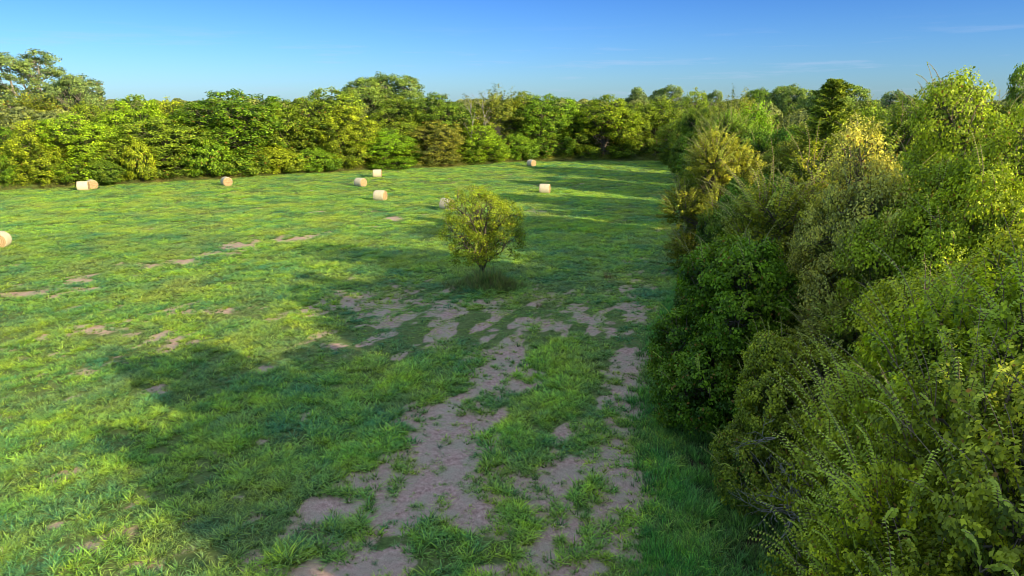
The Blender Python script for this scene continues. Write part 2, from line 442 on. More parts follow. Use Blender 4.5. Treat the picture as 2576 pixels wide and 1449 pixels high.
def grass_material(name, shade, mid, bright, dry, dryamt=.2, trans=.4):
    m, nt, N, L = new_mat(name)
    geo = nd(nt, 'ShaderNodeNewGeometry'); pos = geo.outputs['Position']
    ti = attr(nt, 'tint', 'INSTANCER').outputs['Fac']
    bt = attr(nt, 'bt').outputs['Fac']; br = attr(nt, 'brnd').outputs['Fac']
    big = noise(nt, .16, 4, .6, pos); med = noise(nt, 1.1, 3, .6, pos)
    c = mixc(nt, ramp(nt, med, [(.35, 0.), (.65, 1.)]), mid, bright)
    c = mixc(nt, ti, shade, c)
    c = mixc(nt, ramp(nt, big, [(.42, 0.), (.68, .5)]), c, dry)
    dr = math_(nt, 'LESS_THAN', br, dryamt)
    c = mixc(nt, math_(nt, 'MULTIPLY', dr, .8), c, dry)
    c = mixc(nt, 1.0, c, ramp(nt, br, [(.1, (.48, .54, .66)), (.55, (1.22, 1.2, 1.12)), (.95, (1.9, 1.75, 1.4))]), 'MULTIPLY')
    # darker at the root, lighter at the tip
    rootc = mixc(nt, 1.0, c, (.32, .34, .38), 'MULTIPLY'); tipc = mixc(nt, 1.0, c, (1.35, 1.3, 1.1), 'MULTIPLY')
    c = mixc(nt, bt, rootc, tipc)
    leafy_out(nt, c, trans, .45, .35, (1.1, 1.15, .6))
    return m
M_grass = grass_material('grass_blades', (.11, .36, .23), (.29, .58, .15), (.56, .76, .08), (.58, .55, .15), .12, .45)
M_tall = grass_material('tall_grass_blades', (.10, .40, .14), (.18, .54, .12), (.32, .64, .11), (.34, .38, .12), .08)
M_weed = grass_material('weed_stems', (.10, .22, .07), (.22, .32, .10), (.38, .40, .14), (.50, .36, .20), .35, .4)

rng = np.random.default_rng(7)
var = [tuft(rng, 15, .12, .26, .038, 1.0) for _ in range(4)] + [tuft(rng, 15, .11, .11, .020, 1.2, segs=2) for _ in range(2)] \
    + [tuft(rng, 60, .55, .24, .050, .8, segs=2) for _ in range(3)] + [tuft(rng, 9, .06, .46, .034, .9) for _ in range(2)]
def scatter(y0, y1, dens, extra=1.12):
    A = 1.5 * extra * (y1 * y1 - y0 * y0) / 2 + 6 * (y1 - y0)
    n = int(A * dens)
    u = rng.uniform(0, 1, n)
    y = np.sqrt(y0 ** 2 + u * (y1 ** 2 - y0 ** 2))
    x = rng.uniform(-1, 1, n) * (y * .79 * extra + 4)
    return x, y
PX = []; PY = []; VD = []; SC = []; TI = []
for (y0, y1, dens, kind) in ((14, 32, 46, 0), (32, 48, 34, 0), (48, 75, 17, 1), (75, 110, 8, 2), (110, 178, 5, 2)):
    x, y = scatter(y0, y1, dens)
    k = in_wood(x, y) < .6 + rng.uniform(-.8, .8, len(x)); x = x[k]; y = y[k]
    b, l_, s_, n_, nb_, so_ = maps(x, y)
    lone_ = (vnoise(x / .38, y / .38, 44) > np.where(s_ > .35, .66, .74)) & (vnoise(x / 2.5, y / 2.5, 45) > .2)
    keep = (rng.uniform(0, 1, len(x)) > b * (.985 if y0 < 48 else .93)) | (lone_ & (y < 60))
    gp = fbm(x / .75, y / 1.0, 131, 3) if y0 < 75 else fbm(x / 2.2, y / 1.6, 131, 3)
    keep &= (gp > .40 + .05 * (1 - l_)) | (rng.uniform(0, 1, len(x)) < .25)
    # small lone tufts on the bare soil
    x, y, b, l_, s_, n_, nb_ = [q[keep] for q in (x, y, b, l_, s_, n_, nb_)]
    fine = vnoise(x / .45, y / .45, 3); ru = x * .89 - y * .45; rv = x * .45 + y * .89
    row = .68 * fbm(ru / 1.0, rv / 7, 91, 3) + .32 * (.5 + .5 * np.sin(ru * 2.1 + 3 * fbm(x / 7, y / 7, 92, 2)))
    shrt = np.clip(s_ - l_ * .9, 0, 1)
    hh = (.55 + .6 * fine + .9 * (row - .5) + .35 * l_ + .3 * (nb_ - .5)) * (1 - .3 * shrt) * (1 - .4 * b)
    r_ = rng.uniform(0, 1, len(x))
    if kind == 0:
        v = np.where(shrt + (r_ - .5) * .8 > .45, rng.integers(4, 6, len(x)), rng.integers(0, 4, len(x)))
        v = np.where(rng.uniform(0, 1, len(x)) < .05 * (1 - shrt), rng.integers(9, 11, len(x)), v)
        sw = hh * rng.uniform(.85, 1.3, len(x)) * (1 + .5 * shrt); sh_ = hh * rng.uniform(.8, 1.2, len(x))
    elif kind == 1:
        v = rng.integers(0, 4, len(x)); sw = rng.uniform(1.3, 2.0, len(x)) * (1 - .35 * shrt); sh_ = hh * rng.uniform(.8, 1.15, len(x))
    else:
        v = rng.integers(6, 9, len(x)); sw = rng.uniform(.8, 1.3, len(x)) * (1 - .25 * shrt); sh_ = hh * rng.uniform(.7, 1.15, len(x)) * 1.0
    t = np.clip(-.15 + 1.5 * fbm(x / 2.6, y / 2.6, 55, 3) + (n_ - .5) * .7 + (row - .5) * .5 + .25 * l_ - .1 * shrt + rng.normal(0, .26, len(x)), 0, 1)
    PX.append(x); PY.append(y); VD.append(v); TI.append(t); SC.append(np.stack([sw, sw, sh_], 1))
PX, PY, VD, TI, SC = [np.concatenate(q) for q in (PX, PY, VD, TI, SC)]
pts = np.stack([PX, PY, ground_h(PX, PY)], 1)
rot = np.stack([rng.normal(0, .12, len(PX)), rng.normal(0, .12, len(PX)), rng.uniform(0, 6.283, len(PX))], 1)
print('grass points', len(PX))
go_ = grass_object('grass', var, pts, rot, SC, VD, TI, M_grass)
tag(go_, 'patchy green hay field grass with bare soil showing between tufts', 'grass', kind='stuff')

# taller grass along the foot of the right wood
n = 60000
x = rng.uniform(2, 22, n); y = rng.uniform(12, 62, n)
iw = in_wood(x, y); tl = patch_sum(TALL, x, y)
keep = (iw < 3.5) & (rng.uniform(0, 1, n) < np.maximum(sst(-1.4, .3, iw) * .75, tl * 1.1 * sst(.12, .4, tl)) + .0)
x = x[keep]; y = y[keep]; n = len(x)
tv = [tuft(rng, 16, .14, .5, .022, .55, .35) for _ in range(4)] + [tuft(rng, 5, .05, .8, .016, .25, .1) for _ in range(1)]
hs = rng.uniform(.45, 1.05, n) * (.6 + .7 * vnoise(x / .8, y / .8, 12))
tgo = grass_object('tall_grass', tv, np.stack([x, y, ground_h(x, y)], 1), np.stack([rng.normal(0, .15, n), rng.normal(0, .15, n), rng.uniform(0, 6.28, n)], 1),
                   np.stack([hs, hs, hs], 1), rng.choice(5, n, p=[.23, .23, .23, .23, .08]), np.clip(fbm(x / 1.5, y / 1.5, 4, 3) * 1.5 - .3, 0, 1), M_tall)
tag(tgo, 'deep green tall grass along the foot of the right hand wood', 'grass', kind='stuff')

# dry weeds: the mound under the lone tree
n = 1000
x = rng.normal(0, 1.6, n) - 1.9; y = rng.normal(0, .9, n) + 52.3
wv = [tuft(rng, 10, .12, .8, .022, .35, .2) for _ in range(3)] + [tuft(rng, 14, .2, .5, .03, .8) for _ in range(2)]
hs = (.3 + 1.5 * vnoise(x / .5, y / .5, 8)) * rng.uniform(.6, 1.2, n) * np.exp(-((x + 1.9) ** 2 / 8 + (y - 52.3) ** 2 / 4)) + .25
wg = grass_object('weeds', wv, np.stack([x, y, ground_h(x, y)], 1), np.stack([rng.normal(0, .2, n), rng.normal(0, .2, n), rng.uniform(0, 6.28, n)], 1),
                  np.stack([hs, hs, hs], 1), rng.choice(5, n), np.clip(rng.normal(.5, .3, n), 0, 1), M_weed)
tag(wg, 'tangle of olive and brown weeds around the lone tree trunk', 'weeds', kind='stuff')

# rough dry margin where the field meets the far trees
n = 20000
t = rng.uniform(0, 1, n)
seg = np.interp(t, np.linspace(0, 1, len(BW)), BW[:, 0]); yy = np.interp(seg, BW[:, 0], BW[:, 1])
x = seg; y = yy + rng.normal(.3, 1.2, n) + (fbm(x / 5, x * 0, 6, 3) - .5) * 2
mv = [tuft(rng, 12, .3, .75, .05, .5, .2, 2) for _ in range(3)] + [tuft(rng, 30, .6, .5, .07, .9, .4, 2) for _ in range(2)]
hs = rng.uniform(.4, 1.4, n) * (.5 + fbm(x / 3, y / 3, 16, 2)) * sst(-2.8, 1.0, y - yy)
mg = grass_object('field_margin', mv, np.stack([x, y, ground_h(x, y)], 1), np.stack([rng.normal(0, .2, n), rng.normal(0, .2, n), rng.uniform(0, 6.28, n)], 1),
                  np.stack([hs, hs, hs], 1), rng.choice(5, n), np.clip(rng.normal(.5, .3, n), 0, 1), M_weed)
tag(mg, 'dry brown weeds and rough grass along the foot of the far trees', 'weeds', kind='stuff')

# ------------------------------------------------------------------ tree kinds
def lobes_for(rng, H, Rr, base, nl, lr=(.40, .58)):
    cz = (H + base) / 2; hz_ = (H - base) / 2
    c = []
    for k in range(nl):
        d = rng.normal(size=3); d /= np.linalg.norm(d)
        rr = rng.uniform(.45, .75)
        c.append([d[0] * Rr * rr, d[1] * Rr * rr, cz + d[2] * hz_ * rr * .9])
    c.append([rng.normal(0, Rr * .12), rng.normal(0, Rr * .12), H - Rr * .45])
    c = np.array(c); r = rng.uniform(*lr, len(c)) * Rr
    c[:, 2] = np.clip(c[:, 2], base + r * .6, H - r)
    return c, r

def broad_tree(name, seed, H=12, Rr=4.3, base=.1, nl=11, clumps=640, nleaf=26000, leaf=.25, clr=.56, mat=None, bark=None, inner=.14,
               gap=0, shoots=0, lr=(.40, .58), up=.35, sprays=False, skirt=6, long_=1.0, shootleaf=.09, ratio=.62, limbs=True, twigmat=None, tubek=5):
    rng = np.random.default_rng(seed)
    c, r = lobes_for(rng, H, Rr, base, nl, lr)
    if skirt:
        a_ = np.arange(skirt) * 6.283 / skirt + rng.uniform(0, .8, skirt); rs = rng.uniform(.32, .46, skirt) * Rr
        cs = np.stack([np.cos(a_) * Rr * .62, np.sin(a_) * Rr * .62, base + rs * rng.uniform(.75, 1.3, skirt)], 1)
        c = np.vstack([c, cs]); r = np.concatenate([r, rs])
    # clump centres on the lobe surfaces
    P_ = []; D_ = []; Lb = []
    tries = 0
    wts = r ** 2 / (r ** 2).sum()
    while len(P_) < clumps and tries < clumps * 40:
        tries += 1
        k = rng.choice(len(c), p=wts); d = rng.normal(size=3); d /= np.linalg.norm(d)
        if d[2] < -.75: continue
        p_ = c[k] + d * r[k] * rng.uniform(.86, 1.07)
        dd = np.linalg.norm(c - p_, axis=1) / r
        dd[k] = 9
        if (dd < .84).any() or p_[2] < .25: continue
        P_.append(p_); D_.append(d); Lb.append(k)
    P_ = np.array(P_); D_ = np.array(D_); K = len(P_)
    if gap: keep = fbm(P_[:, 0] / 1.6 + P_[:, 2] / 2, P_[:, 1] / 1.6 - P_[:, 2] / 2.2, seed) > gap; P_ = P_[keep]; D_ = D_[keep]; K = len(P_)
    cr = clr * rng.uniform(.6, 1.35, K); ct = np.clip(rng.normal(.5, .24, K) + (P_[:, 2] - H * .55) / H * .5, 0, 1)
    nb_ = int(nleaf * (1 - inner))
    idx = rng.choice(K, nb_, p=cr ** 2 / (cr ** 2).sum())
    off = norm(rng.normal(size=(nb_, 3))) * (rng.uniform(0, 1, nb_) ** .45)[:, None]
    off[:, 2] *= .72
    if sprays:      # clumps drawn out along the outward direction: radiating sprays
        s_ = rng.uniform(-1.3, 1.6, nb_)
        off = off * .38 + norm(D_[idx] + np.array([0, 0, .35])) * s_[:, None]
    cen = P_[idx] + off * cr[idx][:, None]
    nrm = off * .8 + D_[idx] * .55 + rng.normal(size=(nb_, 3)) * .5 + np.array([0, 0, up])
    L1 = leaf * rng.uniform(.65, 1.3, nb_)
    V1, F1 = leaf_quads(cen, nrm, L1, L1 * ratio, rng)
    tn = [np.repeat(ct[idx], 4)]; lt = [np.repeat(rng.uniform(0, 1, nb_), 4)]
    Vs = [V1]; Fs = [F1]; nn_ = len(V1)
    ni = nleaf - nb_
    k = rng.choice(len(c), ni, p=wts)
    cen = c[k] + norm(rng.normal(size=(ni, 3))) * (r[k] * rng.uniform(.3, .85, ni))[:, None]; cen[:, 2] = np.maximum(cen[:, 2], .3)
    L2 = leaf * rng.uniform(.9, 1.5, ni)
    V2, F2 = leaf_quads(cen, rng.normal(size=(ni, 3)), L2, L2 * .75, rng)
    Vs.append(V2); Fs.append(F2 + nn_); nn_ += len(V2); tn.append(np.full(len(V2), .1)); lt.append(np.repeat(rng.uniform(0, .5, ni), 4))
    T = Tubes()
    # trunk and limbs
    lean = rng.normal(0, .25, 2)
    top = np.array([lean[0] * 2, lean[1] * 2, H * .72])
    tr = Rr * .055
    tp = bez([0, 0, -.3], top, .2, 7, rng, .015); T.tube(tp, np.linspace(tr * 1.25, tr * .35, 7), 8)
    if limbs:
        for q in range(len(c)):
            s0 = tp[min(5, max(1, int(6 * (c[q][2] * .55) / top[2])))]
            lb = bez(s0, c[q], .3, 6, rng, .05); T.tube(lb, np.linspace(tr * .55, tr * .2, 6), tubek)
            js = [j for j in range(K) if np.linalg.norm(P_[j] - c[q]) < r[q] * 1.12]
            rng.shuffle(js)
            for j in js[:int(clumps / len(c) * .45)]:
                b_ = bez(lb[rng.integers(3, 6)], P_[j] + D_[j] * cr[j] * .3, .15, 4, rng, .06)
                T.tube(b_, np.linspace(tr * .16, tr * .05, 4), 3)
    if shoots:
        TW = Tubes()
        cc = rng.choice(K, shoots)
        C_ = []; NN = []; AL = []; LL = []; TT = []
        for j in cc:
            if D_[j][2] < -.2: continue
            d0 = norm(D_[j] * .55 + np.array([0, 0, 1.0]) + rng.normal(size=3) * .22)
            Ls = rng.uniform(.7, 1.9) * (Rr / 4) * long_
            m_ = 7
            bend = norm(D_[j] * np.array([1, 1, 0]) + 1e-6) * rng.uniform(.1, .5)
            t_ = np.linspace(0, 1, m_)[:, None]
            q = P_[j] - D_[j] * .4 + d0 * t_ * Ls + bend * (t_ ** 2) * Ls * .8 - np.array([0, 0, 1]) * t_ ** 2.5 * Ls * rng.uniform(.0, .35)
            TW.tube(q, np.linspace(.022, .006, m_), 3)
            nl_ = int(Ls / (shootleaf * .42)); tt = np.linspace(.25, 1, nl_)
            pc = np.stack([np.interp(tt, t_[:, 0], q[:, a]) for a in range(3)], 1)
            dr = norm(np.gradient(pc, axis=0))
            sd_ = norm(np.cross(dr, np.array([0, 0, 1.]) + rng.normal(0, .3, 3)))
            sg = np.where(np.arange(nl_) % 2, 1, -1)[:, None]
            out = norm(sd_ * sg + dr * .35 - np.array([0, 0, .55]))
            sz = shootleaf * rng.uniform(.8, 1.2, nl_) * (1 - .45 * tt)
            C_.append(pc + out * sz[:, None] * .5); AL.append(out); NN.append(np.array([0, 0, 1.]) + dr * .6 + rng.normal(size=(nl_, 3)) * .25); LL.append(sz)
            TT.append(np.full(nl_, np.clip(rng.normal(.8, .15), 0, 1)))
        C_ = np.concatenate(C_); AL = np.concatenate(AL); NN = np.concatenate(NN); LL = np.concatenate(LL); TT = np.concatenate(TT)
        V3, F3 = leaf_quads(C_, NN, LL, LL * .62, rng, AL, .12)
        Vs.append(V3); Fs.append(F3 + nn_); nn_ += len(V3); tn.append(np.repeat(TT, 4)); lt.append(np.repeat(rng.uniform(.1, 1, len(C_)), 4))
    nlf = sum(len(q) for q in Fs)
    if shoots:
        tv_ = np.concatenate(TW.V); Vs.append(tv_); Fs.append(np.concatenate(TW.F) + nn_); tn.append(np.zeros(len(tv_))); lt.append(np.zeros(len(tv_)))
    mi = np.zeros(sum(len(q) for q in Fs), int); mi[nlf:] = 1
    if shoots: mi[nlf - len(F3):nlf] = 2
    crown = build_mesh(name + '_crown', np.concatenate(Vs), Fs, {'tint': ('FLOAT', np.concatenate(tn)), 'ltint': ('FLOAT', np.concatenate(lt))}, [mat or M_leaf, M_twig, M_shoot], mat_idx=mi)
    trunk = T.mesh(name + '_trunk', bark or M_bark)
    out = dict(H=H, R=Rr, parts=[('trunk', trunk), ('crown', crown)])
    return out

def cedar(name, seed, H=15, Rr=4, leaf=.28, nbranch=330, per=75, mat=None):
    rng = np.random.default_rng(seed); T = Tubes()
    T.tube(bez([0, 0, -.3], [0, 0, H * .97], 0, 8, rng, .004), np.linspace(.26, .03, 8), 7)
    C_ = []; NN = []; AL = []; LL = []; TT = []
    for k in range(nbranch):
        z0 = H * (.06 + .93 * rng.uniform() ** .9)
        ln = Rr * (1 - z0 / H) ** .7 * rng.uniform(.5, 1.15) + .12
        az = rng.uniform(0, 6.283)
        tip = np.array([math.cos(az) * ln, math.sin(az) * ln, z0 + ln * rng.uniform(.25, .75)])
        q = bez([0, 0, z0], tip, -.1 * ln, 5, rng, .03); T.tube(q, np.linspace(.04, .008, 5), 3)
        t = rng.uniform(.3, 1.02, per); c_ = np.stack([np.interp(t, np.linspace(0, 1, 5), q[:, a]) for a in range(3)], 1)
        dirn = norm(tip - np.array([0, 0, z0]))
        o_ = rng.normal(size=(per, 3)) * np.array([1, 1, .6]) * (.32 * (1.15 - t))[:, None] * min(1.2, ln * .5 + .3)
        C_.append(c_ + o_); AL.append(norm(dirn + norm(o_) * .7 + np.array([0, 0, .3]))); NN.append(rng.normal(size=(per, 3)) + np.array([0, 0, .6]))
        LL.append(leaf * rng.uniform(.6, 1.3, per)); TT.append(np.full(per, np.clip(rng.normal(.5, .22), 0, 1)))
    C_, AL, NN, LL, TT = [np.concatenate(q) for q in (C_, AL, NN, LL, TT)]
    V1, F1 = leaf_quads(C_, NN, LL, LL * .38, rng, AL)
    crown = build_mesh(name + '_crown', V1, [F1], {'tint': ('FLOAT', np.repeat(TT, 4)), 'ltint': ('FLOAT', np.repeat(rng.uniform(0, .95, len(C_)), 4))}, [mat or M_leaf_plain])
    return dict(H=H, R=Rr, parts=[('trunk', T.mesh(name + '_trunk', M_bark)), ('crown', crown)])

def branching(T, rng, p, d, L, r, depth, spread=.7, kids=3, upw=.1):
    m_ = 5; q = [np.array(p, float)]; d = norm(np.array(d, float))
    for k in range(m_ - 1):
        d = norm(d + rng.normal(size=3) * .16 + np.array([0, 0, upw])); q.append(q[-1] + d * L / (m_ - 1))
    T.tube(q, np.linspace(r, r * .55, m_), 5 if r > .02 else 3)
    if depth:
        for k in range(kids):
            j = rng.integers(2, m_)
            branching(T, rng, q[j], d + rng.normal(size=3) * spread, L * rng.uniform(.5, .8), r * .55, depth - 1, spread, kids, upw)

print('building kinds')
K = {}
K['round1'] = broad_tree('round', 11)
K['round2'] = broad_tree('round', 12, nl=9, clr=.6)
K['round3'] = broad_tree('round', 13, nl=13, clr=.5, clumps=760, nleaf=28000, leaf=.24)
K['spray1'] = broad_tree('spray', 21, sprays=True, clumps=420, clr=.75, nleaf=20000)
K['spray2'] = broad_tree('spray', 22, sprays=True, clumps=380, clr=.9, nleaf=20000, nl=8)
K['dome'] = broad_tree('dome', 31, skirt=0, H=20, Rr=8.5, base=4, nl=16, clumps=900, nleaf=42000, leaf=.34, clr=.85, mat=M_leaf_pale, bark=M_bark_pale, gap=.36, lr=(.3, .42))
K['oak1'] = broad_tree('oak', 41, skirt=0, H=25, Rr=9.5, base=5, nl=20, clumps=760, nleaf=30000, leaf=.36, clr=.9, mat=M_leaf_pale, bark=M_bark_pale, gap=.43, lr=(.2, .32), inner=.03)
K['oak2'] = broad_tree('oak', 42, skirt=0, H=18, Rr=5.5, base=4, nl=10, clumps=380, nleaf=17000, leaf=.30, clr=.75, mat=M_leaf_pale, bark=M_bark_pale, gap=.40, lr=(.26, .4), inner=.04)
K['low'] = broad_tree('low', 51, H=5, Rr=3, base=.2, nl=8, clumps=260, nleaf=11000, leaf=.24, clr=.5)
K['cedar'] = cedar('cedar', 61)
# closer kinds with leaf-sized leaves
K['near1'] = broad_tree('near', 71, H=9, Rr=4, base=.3, nl=20, clumps=1500, nleaf=85000, leaf=.16, clr=.38, inner=.08, mat=M_leaf, shoots=200, shootleaf=.12, lr=(.28, .42), gap=.34, skirt=9)
K['near2'] = broad_tree('near', 72, H=12, Rr=4.2, base=.6, nl=18, clumps=1300, nleaf=70000, leaf=.15, clr=.5, inner=.1, mat=M_leaf, shoots=800, shootleaf=.20, sprays=True, lr=(.26, .42), gap=.36, long_=1.6)
K['near3'] = broad_tree('near', 73, H=12, Rr=4.2, base=.6, nl=18, clumps=1500, nleaf=125000, leaf=.12, clr=.46, inner=.12, mat=M_leaf_plain, shoots=260, shootleaf=.13, lr=(.26, .42), gap=.34)
K['elm'] = broad_tree('elm', 74, H=11, Rr=3.8, base=.5, nl=18, clumps=1500, nleaf=85000, leaf=.135, clr=.42, inner=.1, mat=M_leaf, shoots=700, shootleaf=.17, sprays=True, lr=(.26, .42), gap=.36, long_=1.2)
K['lone'] = broad_tree('lone', 75, skirt=7, H=7.3, Rr=3.5, base=1.55, nl=12, clumps=560, nleaf=21000, leaf=.13, clr=.42, inner=.05, mat=M_leaf, gap=.38, shoots=50, shootleaf=.12, lr=(.28, .42))
print('kinds done')

def tree(kind, name, x, y, H, Rr, rz, color, label, cat='tree', group=None):
    k = K[kind]
    z = float(ground_h(np.array([x]), np.array([y]))[0]) - .05
    s = Rr / k['R']
    root = empty(name, (x, y, z), rz, (s, s, H / k['H']))
    tag(root, label, cat, group)
    for pn, me in k['parts']:
        o = link(pn, me, root); o.color = (*color, 1)
    return root

# colours (leaf albedo)
LIME = (.32, .46, .04); YEL = (.37, .43, .045); GOLD = (.40, .36, .05); GRN = (.22, .36, .04); DGRN = (.17, .27, .045); OLV = (.26, .35, .05)
BRN = (.27, .30, .06); BRICK = (.31, .31, .08); PALE = (.22, .30, .15); PGRN = (.22, .31, .09); BRT = (.26, .43, .035); SAGE = (.25, .28, .10); EDGE = (.03, .075, .015)  # pale tones: grey green leaves, further lightened to imitate distance haze

def base_d(px):
    b = np.interp(px, [q[0] for q in BX], [q[1] for q in BX]); return P(px, b)[1]
trng = random.Random(5)
def far(kind, px, top, wpx, back, color, label, name='broadleaf_tree', group='trees along the far edge of the field', dist=None):
    d0 = dist if dist else base_d(px)
    Rr = wpx / 2 / F * (d0 + back)
    d = d0 + back + (Rr * .75 if not dist else 0)
    Rr = wpx / 2 / F * d * (1.12 if dist or back > 15 else 1.24)
    x, H = XH(px, top, d)
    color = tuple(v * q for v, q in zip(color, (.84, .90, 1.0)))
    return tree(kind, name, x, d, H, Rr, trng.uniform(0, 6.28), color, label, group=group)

if TREES:
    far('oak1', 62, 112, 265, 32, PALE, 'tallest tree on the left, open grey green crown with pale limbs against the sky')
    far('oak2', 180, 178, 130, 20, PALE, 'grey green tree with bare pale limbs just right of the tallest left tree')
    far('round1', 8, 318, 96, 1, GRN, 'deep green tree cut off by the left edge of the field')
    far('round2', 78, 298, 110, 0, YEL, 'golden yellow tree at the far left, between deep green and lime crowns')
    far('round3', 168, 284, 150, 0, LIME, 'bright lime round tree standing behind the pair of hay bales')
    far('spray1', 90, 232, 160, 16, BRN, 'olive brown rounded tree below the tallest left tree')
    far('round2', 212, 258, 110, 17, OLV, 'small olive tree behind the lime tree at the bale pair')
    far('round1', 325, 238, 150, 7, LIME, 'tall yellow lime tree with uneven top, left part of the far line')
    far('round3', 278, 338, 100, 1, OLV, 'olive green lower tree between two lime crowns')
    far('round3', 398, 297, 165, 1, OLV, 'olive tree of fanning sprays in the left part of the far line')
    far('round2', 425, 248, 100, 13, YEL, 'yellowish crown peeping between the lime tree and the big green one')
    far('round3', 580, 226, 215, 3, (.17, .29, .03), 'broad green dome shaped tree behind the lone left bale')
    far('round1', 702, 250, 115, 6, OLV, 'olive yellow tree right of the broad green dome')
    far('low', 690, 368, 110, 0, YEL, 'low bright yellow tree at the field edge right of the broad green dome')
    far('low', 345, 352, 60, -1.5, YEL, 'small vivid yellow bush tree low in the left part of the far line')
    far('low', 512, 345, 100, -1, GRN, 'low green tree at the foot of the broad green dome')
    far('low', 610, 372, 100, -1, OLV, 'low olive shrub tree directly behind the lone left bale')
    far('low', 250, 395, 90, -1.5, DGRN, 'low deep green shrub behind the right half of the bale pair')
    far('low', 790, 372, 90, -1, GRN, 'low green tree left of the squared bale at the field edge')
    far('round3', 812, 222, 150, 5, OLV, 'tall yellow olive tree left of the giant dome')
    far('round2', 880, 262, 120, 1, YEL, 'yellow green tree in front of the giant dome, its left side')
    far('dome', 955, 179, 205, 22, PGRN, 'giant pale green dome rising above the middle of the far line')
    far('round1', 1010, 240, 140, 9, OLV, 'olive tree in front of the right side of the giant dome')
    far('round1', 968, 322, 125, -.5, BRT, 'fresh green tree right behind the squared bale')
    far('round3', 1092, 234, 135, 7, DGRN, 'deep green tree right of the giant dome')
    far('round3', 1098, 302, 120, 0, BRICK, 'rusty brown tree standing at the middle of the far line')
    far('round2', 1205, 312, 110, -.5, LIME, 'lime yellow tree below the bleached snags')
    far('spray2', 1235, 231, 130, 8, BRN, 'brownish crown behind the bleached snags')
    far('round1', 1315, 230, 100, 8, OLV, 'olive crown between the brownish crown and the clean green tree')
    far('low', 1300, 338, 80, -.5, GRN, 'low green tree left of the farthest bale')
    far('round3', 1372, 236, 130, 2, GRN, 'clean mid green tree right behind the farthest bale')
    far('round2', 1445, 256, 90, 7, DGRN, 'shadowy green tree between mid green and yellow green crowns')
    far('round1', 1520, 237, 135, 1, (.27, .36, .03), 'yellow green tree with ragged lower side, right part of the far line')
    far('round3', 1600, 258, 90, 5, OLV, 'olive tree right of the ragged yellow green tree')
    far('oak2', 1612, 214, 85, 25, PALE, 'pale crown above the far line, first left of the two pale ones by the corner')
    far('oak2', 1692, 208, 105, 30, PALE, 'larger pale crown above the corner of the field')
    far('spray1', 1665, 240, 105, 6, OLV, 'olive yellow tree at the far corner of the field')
    # right of the corner, behind the right wood
    G2 = 'trees of the right hand wood'
    far('round2', 1752, 226, 90, 0, OLV, 'olive yellow tree just past the far corner of the field', group=G2, dist=150)
    far('oak2', 1803, 221, 60, 0, PALE, 'small pale crown poking up past the field corner', group=G2, dist=185)
    far('spray2', 1842, 244, 120, 0, BRN, 'olive brown tree with pale stem right of the field corner', group=G2, dist=120)
    far('spray1', 1912, 250, 110, 0, BRT, 'spiky fresh green tree in the back of the right wood', group=G2, dist=100)
    far('dome', 1915, 218, 110, 0, DGRN, 'rounded deep green crown on the skyline right of the corner', group=G2, dist=190)
    far('dome', 1995, 208, 140, 0, PGRN, 'rounded pale green crown on the skyline left of the cedar', group=G2, dist=170)
    far('dome', 2110, 203, 190, 0, PGRN, 'wide pale dome on the skyline right behind the cedar', group=G2, dist=150)
    far('oak2', 2255, 220, 120, 0, PALE, 'pale lobed crown on the skyline right of the cedar', group=G2, dist=120)
    far('oak2', 2345, 240, 60, 0, PALE, 'small hazy pale crown between two taller right crowns', group=G2, dist=180)
    far('oak2', 2415, 183, 150, 0, SAGE, 'tall grey green crown with lobed top near the right edge of the sky', group=G2, dist=75)
    far('round1', 1790, 300, 130, 0, GRN, 'mid green tree behind the rusty shrub tree at the corner', group=G2, dist=110)
    far('round3', 1722, 300, 110, 0, OLV, 'olive tree closing the far right corner of the field', group=G2, dist=160)
    far('round2', 2210, 262, 130, 0, OLV, 'olive crown right of the cedar, lower than the pale one', group=G2, dist=70)
    far('cedar', 2100, 200, 330, 0, (.28, .34, .06), 'feathery olive cedar with pointed top in the right wood', name='cedar_tree', group=G2, dist=56)
    far('oak2', 2600, 140, 130, 0, DGRN, 'very tall shadowy crown cut off by the right edge', group=G2, dist=60)

